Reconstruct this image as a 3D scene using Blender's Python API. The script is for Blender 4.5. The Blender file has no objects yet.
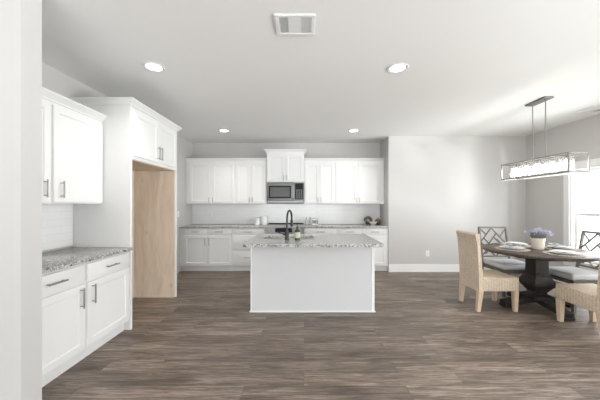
import bpy, bmesh, math, random
from mathutils import Vector, Matrix
R = math.radians
random.seed(7)
sc = bpy.context.scene
C = sc.collection

# ------------------------------------------------------------------ camera, sky, daylight, fill lamps, exposure
CAM_Z = 1.37
cd = bpy.data.cameras.new('camera'); cam = bpy.data.objects.new('camera', cd); C.objects.link(cam)
cam.location = (0, 0, CAM_Z); cam.rotation_euler = (R(90), 0, 0)
cd.sensor_width = 36; cd.lens = 36 * 276 / 600
cd.shift_x = -4 / 600; cd.shift_y = 4 / 600
cd.clip_start = 0.05
sc.camera = cam
sc.view_settings.view_transform = 'Standard'
sc.view_settings.look = 'None'
sc.view_settings.gamma = 1
sc.view_settings.use_curve_mapping = False
sc.view_settings.exposure = 0.12

w = bpy.data.worlds.new('sky'); sc.world = w; w.use_nodes = True
w.node_tree.nodes['Background'].inputs[0].default_value = (0.93, 0.97, 1.0, 1)
w.node_tree.nodes['Background'].inputs[1].default_value = 2.8

def area(name, loc, rot, sx, sy, power, color=(1, 1, 1)):
    l = bpy.data.lights.new(name, 'AREA'); l.shape = 'RECTANGLE'; l.size = sx; l.size_y = sy
    l.energy = power; l.color = color
    o = bpy.data.objects.new(name, l); C.objects.link(o); o.location = loc; o.rotation_euler = rot
    return o
# daylight in the dining window, plus lamps at added unseen windows beside and behind
DAY = (0.955, 0.98, 1.0)
area('daylight_dining', (5.1, 3.75, 1.25), (0, R(90), 0), 1.9, 2.3, 112, DAY)
area('added_daylight_side', (5.1, -0.6, 1.3), (0, R(90), 0), 2.2, 3.6, 260, DAY)
area('added_daylight_rear', (-0.8, -4.75, 1.5), (R(90), 0, 0), 6.2, 1.6, 150, DAY)
# added lamps below floor level, aimed up through the windows to brighten the ceiling
area('ceiling_fill_rear', (2.0, -14, -2.1), (R(104), 0, 0), 12, 3.0, 900, DAY)
area('ceiling_fill_side', (13.5, -1.5, -1.6), (0, R(106), 0), 2.6, 7.0, 1350, DAY)
# low sun glinting up off something outside: the bright bands across the ceiling
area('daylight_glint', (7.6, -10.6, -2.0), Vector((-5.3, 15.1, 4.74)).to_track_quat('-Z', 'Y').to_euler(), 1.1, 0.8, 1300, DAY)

# ------------------------------------------------------------------ helpers
def tag(o, label=None, cat=None, group=None, kind=None):
    if label: o['label'] = label
    if cat: o['category'] = cat
    if group: o['group'] = group
    if kind: o['kind'] = kind
    return o

def thing(name, label, cat, loc=(0, 0, 0), rz=0.0, group=None):
    o = bpy.data.objects.new(name, None); C.objects.link(o)
    o.empty_display_size = 0.1
    o.location = loc; o.rotation_euler = (0, 0, rz)
    return tag(o, label, cat, group)

def obj(name, bm, m, parent=None, smooth=True, angle=35):
    bmesh.ops.recalc_face_normals(bm, faces=bm.faces[:])
    me = bpy.data.meshes.new(name); bm.to_mesh(me); bm.free()
    if smooth:
        for p in me.polygons: p.use_smooth = True
        me.set_sharp_from_angle(angle=R(angle))
    me.materials.append(m)
    o = bpy.data.objects.new(name, me); C.objects.link(o)
    if parent: o.parent = parent
    return o

def struct(name, bm, m, **k):
    return tag(obj(name, bm, m, **k), kind='structure')

def B(): return bmesh.new()

def box(bm, x0, x1, y0, y1, z0, z1, bev=0, seg=1, mat=None):
    vs = [bm.verts.new(p) for p in ((x0, y0, z0), (x1, y0, z0), (x1, y1, z0), (x0, y1, z0),
                                    (x0, y0, z1), (x1, y0, z1), (x1, y1, z1), (x0, y1, z1))]
    fs = [bm.faces.new([vs[i] for i in q]) for q in ((3, 2, 1, 0), (4, 5, 6, 7), (0, 1, 5, 4), (1, 2, 6, 5), (2, 3, 7, 6), (3, 0, 4, 7))]
    if mat is not None:
        for v in vs: v.co = mat @ v.co
    if bev:
        es = list({e for f in fs for e in f.edges})
        bmesh.ops.bevel(bm, geom=es, offset=bev, segments=seg, profile=0.5, affect='EDGES')
    return bm

def bx(*a, **k): return box(B(), *a, **k)

def tube(bm, pts, r, n=10, caps=True):
    pts = [Vector(p) for p in pts]
    rr = r if isinstance(r, (list, tuple)) else [r] * len(pts)
    rings = []; up = None
    for i, p in enumerate(pts):
        t = (pts[min(i + 1, len(pts) - 1)] - pts[max(i - 1, 0)]).normalized()
        if up is None:
            up = Vector((0, 0, 1)) if abs(t.z) < 0.9 else Vector((1, 0, 0))
        a = t.cross(up).normalized(); b = a.cross(t).normalized(); up = b
        rings.append([bm.verts.new(p + rr[i] * (math.cos(2 * math.pi * k / n) * a + math.sin(2 * math.pi * k / n) * b)) for k in range(n)])
    for i in range(len(rings) - 1):
        for k in range(n):
            bm.faces.new((rings[i][k], rings[i][(k + 1) % n], rings[i + 1][(k + 1) % n], rings[i + 1][k]))
    if caps:
        bm.faces.new(rings[0][::-1]); bm.faces.new(rings[-1])
    return bm

def lathe(bm, prof, n=32, c=(0, 0, 0), closed=False, phase=0.0):
    """prof: (radius, z) from bottom to top; a zero radius closes the end."""
    rings = []
    for r, z in prof:
        if r < 1e-6:
            rings.append([bm.verts.new((c[0], c[1], c[2] + z))])
        else:
            rings.append([bm.verts.new((c[0] + r * math.cos(2 * math.pi * k / n + phase), c[1] + r * math.sin(2 * math.pi * k / n + phase), c[2] + z)) for k in range(n)])
    pairs = list(zip(rings, rings[1:]))
    if closed: pairs.append((rings[-1], rings[0]))
    for a, b in pairs:
        if len(a) == 1 and len(b) == 1: continue
        for k in range(n):
            k2 = (k + 1) % n
            if len(a) == 1: bm.faces.new((a[0], b[k2], b[k]))
            elif len(b) == 1: bm.faces.new((a[k], a[k2], b[0]))
            else: bm.faces.new((a[k], a[k2], b[k2], b[k]))
    return bm

def prism(bm, pts, y0, y1):
    """outline pts (x, z) extruded from y0 to y1"""
    a = [bm.verts.new((x, y0, z)) for x, z in pts]; b = [bm.verts.new((x, y1, z)) for x, z in pts]
    n = len(pts)
    for i in range(n):
        bm.faces.new((a[i], a[(i + 1) % n], b[(i + 1) % n], b[i]))
    bm.faces.new(a[::-1]); bm.faces.new(b)
    return bm

# ------------------------------------------------------------------ materials
def mat(name, col, rough=0.5, metal=0.0, spec=0.5, emit=None, es=0):
    m = bpy.data.materials.new(name); m.use_nodes = True
    p = m.node_tree.nodes['Principled BSDF']
    p.inputs['Base Color'].default_value = (*col, 1); p.inputs['Roughness'].default_value = rough
    p.inputs['Metallic'].default_value = metal; p.inputs['Specular IOR Level'].default_value = spec
    if emit:
        p.inputs['Emission Color'].default_value = (*emit, 1); p.inputs['Emission Strength'].default_value = es
    return m

class NT:
    def __init__(s, m): s.t = m.node_tree; s.p = s.t.nodes['Principled BSDF']
    def n(s, ty, **k):
        q = s.t.nodes.new(ty)
        for a, v in k.items(): setattr(q, a, v)
        return q
    def l(s, a, b): s.t.links.new(a, b)
    def coord(s, scale=(1, 1, 1), rot=(0, 0, 0), loc=(0, 0, 0), src='Object'):
        tc = s.n('ShaderNodeTexCoord'); mp = s.n('ShaderNodeMapping')
        mp.inputs['Scale'].default_value = scale; mp.inputs['Rotation'].default_value = rot; mp.inputs['Location'].default_value = loc
        s.l(tc.outputs[src], mp.inputs[0]); return mp.outputs[0]
    def noise(s, vec, scale, detail=3, rough=0.5, dist=0.0):
        q = s.n('ShaderNodeTexNoise'); q.inputs['Scale'].default_value = scale; q.inputs['Detail'].default_value = detail
        q.inputs['Roughness'].default_value = rough; q.inputs['Distortion'].default_value = dist
        s.l(vec, q.inputs['Vector']); return q.outputs['Fac']
    def ramp(s, fac, stops, interp='LINEAR'):
        q = s.n('ShaderNodeValToRGB'); q.color_ramp.interpolation = interp
        e = q.color_ramp.elements
        while len(e) < len(stops): e.new(0.5)
        for i, (pos, c) in enumerate(stops):
            e[i].position = pos; e[i].color = (*c, 1) if len(c) == 3 else c
        s.l(fac, q.inputs[0]); return q.outputs[0]
    def mix(s, fac, a, b, blend='MIX'):
        q = s.n('ShaderNodeMix', data_type='RGBA', blend_type=blend)
        for i, v in ((0, fac), (6, a), (7, b)):
            if isinstance(v, (int, float)): q.inputs[i].default_value = v
            elif isinstance(v, tuple): q.inputs[i].default_value = (*v, 1)
            else: s.l(v, q.inputs[i])
        return q.outputs[2]
    def bump(s, h, strength=0.3, dist=0.002):
        q = s.n('ShaderNodeBump'); q.inputs['Strength'].default_value = strength; q.inputs['Distance'].default_value = dist
        s.l(h, q.inputs['Height']); s.l(q.outputs[0], s.p.inputs['Normal'])
    def math(s, op, a, b=None):
        q = s.n('ShaderNodeMath', operation=op)
        for i, v in ((0, a), (1, b)):
            if v is None: continue
            if isinstance(v, (int, float)): q.inputs[i].default_value = v
            else: s.l(v, q.inputs[i])
        return q.outputs[0]

def paint(name, col, rough=0.55, bump=0.05):
    m = mat(name, col, rough, spec=0.3); t = NT(m)
    v = t.coord()
    n = t.noise(v, 1.3, 2)
    t.l(t.mix(n, tuple(c * 0.985 for c in col), tuple(min(1, c * 1.015) for c in col)), t.p.inputs['Base Color'])
    t.bump(t.noise(v, 220, 2), bump, 0.001)
    return m

M_WALL = paint('wall_paint', (0.59, 0.577, 0.56))
M_CEIL = paint('ceiling_paint', (0.88, 0.875, 0.86), 0.7)
M_TRIM = paint('trim_paint', (0.88, 0.88, 0.875), 0.35, 0.02)
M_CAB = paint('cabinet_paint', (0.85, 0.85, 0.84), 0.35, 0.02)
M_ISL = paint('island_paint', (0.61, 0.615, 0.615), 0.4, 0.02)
M_NICKEL = mat('brushed_nickel', (0.40, 0.39, 0.38), 0.35, 1.0)
M_STEEL = mat('stainless_steel', (0.27, 0.27, 0.27), 0.4, 1.0)
t = NT(M_STEEL); t.bump(t.noise(t.coord((2, 60, 400)), 8, 2), 0.05, 0.0005)
M_BLACKGLASS = mat('black_glass', (0.014, 0.014, 0.016), 0.3, spec=0.1)
M_DARKGLASS = mat('microwave_window', (0.085, 0.085, 0.085), 0.4)
M_BLACK = mat('matte_black', (0.018, 0.018, 0.02), 0.42)
M_WHITEPL = mat('white_plastic', (0.85, 0.85, 0.84), 0.35)
M_CERAMIC = mat('white_ceramic', (0.86, 0.86, 0.85), 0.15)
M_CREAM = mat('cream_ceramic', (0.66, 0.60, 0.50), 0.4)

def make_granite():
    m = mat('granite', (0.6, 0.6, 0.6), 0.16); t = NT(m); v = t.coord()
    big = t.noise(v, 40, 5, 0.65, 0.5)
    base = t.ramp(big, [(0.30, (0.12, 0.108, 0.10)), (0.43, (0.33, 0.315, 0.30)), (0.53, (0.56, 0.55, 0.535)), (0.72, (0.74, 0.735, 0.72))])
    d = t.noise(t.coord(loc=(3, 1, 7)), 64, 4, 0.6, 0.8)
    dm = t.ramp(d, [(0.40, (1, 1, 1)), (0.455, (0, 0, 0))])
    c = t.mix(dm, base, (0.035, 0.03, 0.028))
    g = t.noise(t.coord(loc=(9, 4, 2)), 95, 2)
    gm = t.ramp(g, [(0.60, (0, 0, 0)), (0.66, (1, 1, 1))])
    c = t.mix(gm, c, (0.20, 0.175, 0.155))
    t.l(c, t.p.inputs['Base Color'])
    return m
M_GRANITE = make_granite()

def make_floor():
    m = mat('wood_plank_floor', (0.2, 0.16, 0.14), 0.42); t = NT(m); v = t.coord()
    br = t.n('ShaderNodeTexBrick'); br.offset = 0.37; br.offset_frequency = 2
    for k, x in (('Scale', 1), ('Mortar Size', 0.0010), ('Mortar Smooth', 0.3), ('Bias', 0), ('Brick Width', 1.22), ('Row Height', 0.16)):
        br.inputs[k].default_value = x
    br.inputs['Color1'].default_value = (0, 0, 0, 1); br.inputs['Color2'].default_value = (1, 1, 1, 1); br.inputs['Mortar'].default_value = (0.5, 0.5, 0.5, 1)
    t.l(v, br.inputs['Vector'])
    rnd = br.outputs['Color']
    off = t.n('ShaderNodeVectorMath', operation='MULTIPLY'); t.l(rnd, off.inputs[0]); off.inputs[1].default_value = (31, 17, 9)
    def vec(scale):
        a = t.n('ShaderNodeVectorMath', operation='ADD'); t.l(t.coord(scale), a.inputs[0]); t.l(off.outputs[0], a.inputs[1]); return a.outputs[0]
    g1 = t.noise(vec((1.3, 15, 1)), 1.7, 7, 0.66, 1.1)
    g2 = t.noise(vec((4, 80, 1)), 2.2, 5, 0.65, 0.4)
    g3 = t.noise(vec((0.8, 2.6, 1)), 1.4, 3, 0.5, 0.5)
    col = t.ramp(g1, [(0.28, (0.078, 0.058, 0.045)), (0.44, (0.152, 0.119, 0.096)), (0.56, (0.235, 0.193, 0.162)), (0.74, (0.36, 0.31, 0.265))])
    fine = t.ramp(g2, [(0.32, (0.62, 0.61, 0.60)), (0.66, (1.32, 1.32, 1.32))])
    g4 = t.noise(vec((2.0, 34, 1)), 1.9, 6, 0.72, 1.6)
    mid = t.ramp(g4, [(0.34, (0.56, 0.545, 0.53)), (0.5, (1.0, 1.0, 1.0)), (0.68, (1.42, 1.40, 1.38))])
    col = t.mix(0.8, col, mid, 'MULTIPLY')
    col = t.mix(0.85, col, fine, 'MULTIPLY')
    tone = t.ramp(rnd, [(0.0, (0.80, 0.78, 0.76)), (0.5, (1.0, 0.985, 0.97)), (1.0, (1.2, 1.18, 1.15))])
    col = t.mix(1.0, col, tone, 'MULTIPLY')
    patch = t.ramp(g3, [(0.35, (0.68, 0.665, 0.65)), (0.65, (1.16, 1.15, 1.14))])
    col = t.mix(0.9, col, patch, 'MULTIPLY')
    col = t.mix(br.outputs['Fac'], col, (0.07, 0.056, 0.048))
    t.l(col, t.p.inputs['Base Color'])
    h = t.math('SUBTRACT', t.math('MULTIPLY', g2, 0.35), br.outputs['Fac'])
    t.bump(h, 0.25, 0.0015)
    t.l(t.ramp(g2, [(0.3, (0.36, 0.36, 0.36)), (0.7, (0.5, 0.5, 0.5))]), t.p.inputs['Roughness'])
    return m
M_FLOOR = make_floor()

def make_tile(axis):
    m = mat('glazed_tile_' + axis, (0.84, 0.84, 0.83), 0.14); t = NT(m)
    v = t.coord(rot=(R(90), 0, 0) if axis == 'x' else (R(90), 0, R(90)))
    if axis == 'y':
        tc = t.n('ShaderNodeTexCoord'); sp = t.n('ShaderNodeSeparateXYZ'); cb = t.n('ShaderNodeCombineXYZ')
        t.l(tc.outputs['Object'], sp.inputs[0]); t.l(sp.outputs[1], cb.inputs[0]); t.l(sp.outputs[2], cb.inputs[1]); v = cb.outputs[0]
    else:
        tc = t.n('ShaderNodeTexCoord'); sp = t.n('ShaderNodeSeparateXYZ'); cb = t.n('ShaderNodeCombineXYZ')
        t.l(tc.outputs['Object'], sp.inputs[0]); t.l(sp.outputs[0], cb.inputs[0]); t.l(sp.outputs[2], cb.inputs[1]); v = cb.outputs[0]
    br = t.n('ShaderNodeTexBrick'); br.offset = 0.5
    for k, x in (('Scale', 1), ('Mortar Size', 0.0018), ('Mortar Smooth', 0.3), ('Bias', 0), ('Brick Width', 0.30), ('Row Height', 0.076)):
        br.inputs[k].default_value = x
    br.inputs['Color1'].default_value = (0.90, 0.90, 0.895, 1); br.inputs['Color2'].default_value = (0.87, 0.875, 0.87, 1); br.inputs['Mortar'].default_value = (0.77, 0.765, 0.76, 1)
    t.l(v, br.inputs['Vector']); t.l(br.outputs['Color'], t.p.inputs['Base Color'])
    inv = t.math('SUBTRACT', 1.0, br.outputs['Fac']); t.bump(inv, 0.4, 0.001)
    return m
M_TILE_X = make_tile('x'); M_TILE_Y = make_tile('y')

def make_raw_wood():
    m = mat('raw_plywood', (0.5, 0.38, 0.29), 0.7, spec=0.2); t = NT(m)
    g = t.noise(t.coord((3, 3, 0.5)), 3, 4, 0.55, 0.7); g2 = t.noise(t.coord((30, 30, 1.5)), 3, 3)
    c = t.ramp(g, [(0.3, (0.66, 0.55, 0.44)), (0.55, (0.76, 0.65, 0.53)), (0.75, (0.82, 0.72, 0.60))])
    c = t.mix(0.4, c, t.ramp(g2, [(0.3, (0.82, 0.8, 0.78)), (0.7, (1.08, 1.08, 1.08))]), 'MULTIPLY')
    k = t.n('ShaderNodeTexVoronoi'); k.inputs['Scale'].default_value = 3.3; t.l(t.coord((1, 1, 0.8), loc=(0.3, 0.7, 0.2)), k.inputs['Vector'])
    km = t.ramp(k.outputs['Distance'], [(0.07, (1, 1, 1)), (0.12, (0, 0, 0))])
    c = t.mix(t.math('MULTIPLY', km, 0.22), c, (0.36, 0.20, 0.13))
    t.l(c, t.p.inputs['Base Color']); return m
M_RAW = make_raw_wood()

def make_wood(name, c0, c1, rough=0.45, sc_=(4, 40, 4)):
    m = mat(name, c0, rough, spec=0.25); t = NT(m)
    g = t.noise(t.coord(sc_), 2.0, 5, 0.6, 0.6)
    t.l(t.ramp(g, [(0.3, c0), (0.7, c1)]), t.p.inputs['Base Color']); t.bump(g, 0.1, 0.001); return m
M_DARKWOOD = make_wood('dark_stained_wood', (0.016, 0.014, 0.013), (0.040, 0.034, 0.031), 0.5)
M_TABLETOP = make_wood('brown_table_top_wood', (0.050, 0.037, 0.030), (0.105, 0.080, 0.064), 0.42, (2.5, 26, 4))
M_LEGWOOD = make_wood('pale_leg_wood', (0.56, 0.43, 0.31), (0.66, 0.53, 0.40), 0.5, (20, 20, 3))
M_LATTICE = make_wood('grey_brown_wood_with_haze', (0.12, 0.112, 0.10), (0.17, 0.16, 0.142), 0.45, (10, 10, 10))  # dark grey-brown wood, lightened to put the backlight haze into its colour

def make_wicker():
    m = mat('woven_wicker', (0.6, 0.5, 0.38), 0.7, spec=0.2); t = NT(m); v = t.coord()
    sp = t.n('ShaderNodeSeparateXYZ'); t.l(v, sp.inputs[0])
    xy = t.math('ADD', sp.outputs[0], sp.outputs[1])
    def tri(s, k): return t.math('SINE', t.math('MULTIPLY', s, k))
    za = t.math('ADD', sp.outputs[2], t.math('MULTIPLY', sp.outputs[1], 0.35))
    a = tri(xy, 2 * math.pi / 0.034); b = tri(za, 2 * math.pi / 0.017)
    wv = t.math('MULTIPLY', a, b)
    rib = t.math('ADD', t.math('MULTIPLY', a, 0.10), t.math('MULTIPLY', wv, 0.10))
    nz = t.noise(v, 70, 3)
    h = t.math('ADD', rib, nz)
    c = t.ramp(h, [(0.1, (0.40, 0.31, 0.22)), (0.5, (0.63, 0.525, 0.41)), (0.9, (0.77, 0.67, 0.55))])
    big = t.noise(v, 9, 2)
    c = t.mix(0.5, c, t.ramp(big, [(0.3, (0.88, 0.87, 0.86)), (0.7, (1.08, 1.08, 1.08))]), 'MULTIPLY')
    t.l(c, t.p.inputs['Base Color']); t.bump(h, 0.6, 0.004); return m
M_WICKER = make_wicker()

def make_fabric(name, c):
    m = mat(name, c, 0.9, spec=0.1); t = NT(m); n = t.noise(t.coord(), 400, 2)
    t.l(t.mix(n, tuple(x * 0.9 for x in c), tuple(min(1, x * 1.08) for x in c)), t.p.inputs['Base Color']); t.bump(n, 0.2, 0.001); return m
M_CUSHION = make_fabric('pale_grey_seat_fabric', (0.62, 0.62, 0.62))
def make_napkin():
    m = mat('blue_patterned_linen', (0.8, 0.8, 0.8), 0.85, spec=0.1); t = NT(m)
    n = t.noise(t.coord(), 22, 2, 0.5, 1.2)
    t.l(t.ramp(n, [(0.48, (0.84, 0.84, 0.83)), (0.54, (0.13, 0.17, 0.30)), (0.60, (0.20, 0.25, 0.38)), (0.64, (0.82, 0.82, 0.82))]), t.p.inputs['Base Color']); return m
M_NAPKIN = make_napkin()
def make_mat_weave():
    m = mat('braided_seagrass', (0.5, 0.45, 0.38), 0.8, spec=0.1); t = NT(m); v = t.coord()
    n = t.noise(v, 130, 2); 
    t.l(t.ramp(n, [(0.38, (0.12, 0.10, 0.085)), (0.5, (0.42, 0.38, 0.33)), (0.65, (0.70, 0.67, 0.62))]), t.p.inputs['Base Color']); t.bump(n, 0.6, 0.003); return m
M_PLACEMAT = make_mat_weave()

def thin_glass(name, tint=(1, 1, 1), gloss=0.08, milky=0.0):
    m = bpy.data.materials.new(name); m.use_nodes = True; nt = m.node_tree; nt.nodes.clear()
    o = nt.nodes.new('ShaderNodeOutputMaterial'); tr = nt.nodes.new('ShaderNodeBsdfTransparent'); gl = nt.nodes.new('ShaderNodeBsdfGlossy')
    tr.inputs[0].default_value = (*tint, 1); gl.inputs['Roughness'].default_value = 0.03
    mx = nt.nodes.new('ShaderNodeMixShader'); mx.inputs[0].default_value = gloss
    nt.links.new(tr.outputs[0], mx.inputs[1]); nt.links.new(gl.outputs[0], mx.inputs[2]); last = mx
    if milky:
        tl = nt.nodes.new('ShaderNodeBsdfTranslucent'); tl.inputs[0].default_value = (0.95, 0.95, 0.95, 1)
        m2 = nt.nodes.new('ShaderNodeMixShader'); m2.inputs[0].default_value = milky
        nt.links.new(mx.outputs[0], m2.inputs[1]); nt.links.new(tl.outputs[0], m2.inputs[2]); last = m2
    nt.links.new(last.outputs[0], o.inputs[0]); return m
M_GLASS = thin_glass('window_glass', (1, 1, 1), 0.05)
M_SHADEGLASS = thin_glass('seeded_shade_glass', (0.93, 0.93, 0.93), 0.07, 0.04)
M_LAMPMETAL = mat('grey_lamp_metal', (0.25, 0.245, 0.24), 0.5, 0.5)
M_CLEAR = thin_glass('clear_jar_glass', (0.92, 0.94, 0.94), 0.12)
M_BULB = mat('lit_bulb', (1, 1, 1), 0.5, emit=(1, 0.96, 0.9), es=9)
M_LENS = mat('lit_downlight_lens', (1, 1, 1), 0.5, emit=(1, 0.98, 0.95), es=7)

# ------------------------------------------------------------------ room shell
H = 2.74
XL, XR, YB, YD, XK = -2.515, 4.485, 6.216, 5.576, 1.708   # left wall, right wall, kitchen back wall, dining wall, recess side
YR = -4.2; XF = -4.4                                       # rear wall, left wall of the room in front of the partition
struct('floor', bx(XF - .2, XR + .2, YR - .2, YB + .2, -0.12, 0), M_FLOOR)
struct('ceiling', bx(XF - .2, XR + .2, YR - .2, YB + .2, H, H + .15), M_CEIL)
struct('wall_left', bx(XL - .15, XL, 1.78, YB, 0, H), M_WALL)
struct('wall_kitchen', bx(XL - .15, XK, YB, YB + .15, 0, H), M_WALL)
struct('wall_dining', bx(XK, XR + .15, YD, YB + .15, 0, H), M_WALL)
struct('wall_partition', bx(XF, -1.69, 1.648, 1.78, 0, H), M_WALL)

def wall_with_holes(name, a0, a1, holes, fixed0, fixed1, axis):
    """wall slab along an axis with rectangular openings (a, b, z0, z1)"""
    bm = B(); cuts = [a0]
    def add(p, q, z0, z1):
        if q - p < 1e-6 or z1 - z0 < 1e-6: return
        if axis == 'y': box(bm, fixed0, fixed1, p, q, z0, z1)
        else: box(bm, p, q, fixed0, fixed1, z0, z1)
    cur = a0
    for (a, b, z0, z1) in sorted(holes):
        add(cur, a, 0, H); add(a, b, 0, z0); add(a, b, z1, H); cur = b
    add(cur, a1, 0, H)
    return struct(name, bm, M_WALL)

WIN1 = (2.86, 4.652, 0.46, 1.96)
WIN2 = (-2.0, 1.7, 0.3, 2.15)  # unseen window, added for light and sized to shape the ceiling bands
wall_with_holes('wall_right', YR, YD, [WIN1, WIN2], XR, XR + .15, 'y')
struct('wall_front_left', bx(XF - .15, XF, YR, 1.78, 0, H), M_WALL)
WIN3 = (-4.0, 2.4, 0.2, 2.5)  # unseen opening, added and sized to let the rear lamps in
wall_with_holes('wall_rear', XF - .15, XR + .15, [WIN3], YR - .15, YR, 'x')

def side_window(name, win, n_units, mull=.035):
    y0, y1, z0, z1 = win
    root = thing(name, None, None); root['kind'] = 'structure'
    bm = B(); cw = 0.105                                     # casing on the room side
    box(bm, XR - .018, XR, y1, y1 + cw, z0 - .02, z1, .003); box(bm, XR - .018, XR, y0 - cw, y0, z0 - .02, z1, .003)
    box(bm, XR - .022, XR, y0 - cw - .01, y1 + cw + .01, z1, z1 + cw, .003)
    obj('casing', bm, M_TRIM, root)
    obj('stool', bx(XR - .05, XR + .02, y0 - cw - .02, y1 + cw + .02, z0 - .045, z0 - .0205, .004), M_TRIM, root)
    obj('apron', bx(XR - .016, XR, y0 - cw, y1 + cw, z0 - .13, z0 - .046, .003), M_TRIM, root)
    bm = B()                                                 # jamb lining
    box(bm, XR, XR + .15, y1 - .022, y1, z0, z1); box(bm, XR, XR + .15, y0, y0 + .022, z0, z1)
    box(bm, XR, XR + .15, y0 + .022, y1 - .022, z1 - .022, z1); box(bm, XR, XR + .15, y0 + .022, y1 - .022, z0, z0 + .022)
    ys = [y0 + .022 + i * (y1 - y0 - .044) / n_units for i in range(n_units + 1)]
    for y in ys[1:-1]: box(bm, XR, XR + .15, y - mull, y + mull, z0 + .022, z1 - .022)
    obj('jamb', bm, M_TRIM, root)
    zm = (z0 + z1) / 2 - .01
    for i in range(n_units):
        a = ys[i] + (mull if i else 0); b = ys[i + 1] - (mull if i < n_units - 1 else 0)
        for (q0, q1, x, nm) in ((zm - .02, z1 - .022, XR + .095, 'upper_sash'), (z0 + .022, zm + .02, XR + .06, 'lower_sash')):
            bm = B(); s = .05
            box(bm, x, x + .032, a, a + s, q0, q1, .003); box(bm, x, x + .032, b - s, b, q0, q1, .003)
            box(bm, x, x + .032, a + s, b - s, q0, q0 + .045, .003); box(bm, x, x + .032, a + s, b - s, q1 - .045, q1, .003)
            sa = obj(nm, bm, M_TRIM, root)
            obj('pane', bx(x + .013, x + .018, a + s, b - s, q0 + .045, q1 - .045), M_GLASS, sa)
    return root
side_window('window_1', WIN1, 2)
side_window('added_window_side', WIN2, 2, .16)
def added_rear_window():
    x0, x1, z0, z1 = WIN3
    root = thing('added_window_rear', None, None); root['kind'] = 'structure'
    bm = B()
    for k in range(5):
        x = x0 + k * (x1 - x0 - .06) / 4; box(bm, x, x + .06, YR - .11, YR - .05, z0, z1)
        if k < 4:
            xe = x0 + (k + 1) * (x1 - x0 - .06) / 4
            for zz in (z0, z1 - .06): box(bm, x + .06, xe, YR - .11, YR - .05, zz, zz + .06)
    obj('frame', bm, M_TRIM, root)
    obj('pane', bx(x0, x1, YR - .085, YR - .08, z0, z1), M_GLASS, root)
added_rear_window()
def baseboard(name, x0, x1, y0, y1, nx, ny):
    bm = B(); box(bm, x0, x1, y0, y1, 0, .135)
    box(bm, x0 + (.005 if nx < 0 else 0), x1 - (.005 if nx > 0 else 0), y0 + (.005 if ny < 0 else 0), y1, .135, .157, .002)
    struct(name, bm, M_TRIM)
baseboard('baseboard_dining', XK + .002, XR - .001, YD - .016, YD, 0, -1)
baseboard('baseboard_right', XR - .016, XR, 1.1, YD - .017, -1, 0)
struct('baseboard_partition', bx(XF + .02, -1.70, 1.632, 1.648, 0, .15, .003), M_TRIM)
struct('backsplash_wall_tile', bx(XL + .001, XK - .001, YB - .009, YB - .0005, .922, 1.372), M_TILE_X)
struct('backsplash_wall_tile.001', bx(XL + .0005, XL + .009, 1.785, 2.995, .922, 1.372), M_TILE_Y)
struct('ground', bx(XR + .2, 40, -14, 14, -3.5, -3.35), mat('grass_ground', (0.25, 0.27, 0.19), 0.9))

# ------------------------------------------------------------------ cabinets
def shaker_bm(x0, x1, z0, z1, th=.02, rail=.058, rec=.009):
    bm = B(); y = -th
    def rect(a, yy): return [bm.verts.new(p) for p in ((x0 + a, yy, z0 + a), (x1 - a, yy, z0 + a), (x1 - a, yy, z1 - a), (x0 + a, yy, z1 - a))]
    loops = [rect(0, -.0005), rect(0, y + .003), rect(.003, y), rect(rail, y), rect(rail + .007, y + rec), ]
    bm.faces.new(loops[0])
    for a, b in zip(loops, loops[1:]):
        for k in range(4): bm.faces.new((a[k], a[(k + 1) % 4], b[(k + 1) % 4], b[k]))
    bm.faces.new(loops[-1][::-1]); return bm

def pull_bm(x, z, length, vertical, y=-.02, r=.0065):
    bm = B(); h = length / 2; st = .032; e = h - .018
    if vertical:
        tube(bm, [(x, y - st, z - h), (x, y - st, z + h)], r, 10)
        for s in (-e, e): tube(bm, [(x, y + .001, z + s), (x, y - st, z + s)], r * .8, 8)
    else:
        tube(bm, [(x - h, y - st, z), (x + h, y - st, z)], r, 10)
        for s in (-e, e): tube(bm, [(x + s, y + .001, z), (x + s, y - st, z)], r * .8, 8)
    return bm

CROWN = [(0.0005, 0), (.010, 0), (.012, .012), (.030, .028), (.046, .048), (.050, .050), (.050, .062), (.0005, .062)]
def crown_bm(x0, x1, d, z, left, right, k=1.0):
    bm = B(); path = []
    if left: path.append((x0, d, (-1, 0)))
    path.append((x0, 0, (-1 if left else 0, -1))); path.append((x1, 0, (1 if right else 0, -1)))
    if right: path.append((x1, d, (1, 0)))
    rings = [[bm.verts.new((px + nx * o * k, py + ny * o * k, z + zz * k)) for o, zz in CROWN] for px, py, (nx, ny) in path]
    n = len(CROWN)
    for a, b in zip(rings, rings[1:]):
        for i in range(n): bm.faces.new((a[i], a[(i + 1) % n], b[(i + 1) % n], b[i]))
    bm.faces.new(rings[0]); bm.faces.new(rings[-1][::-1]); return bm

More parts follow.
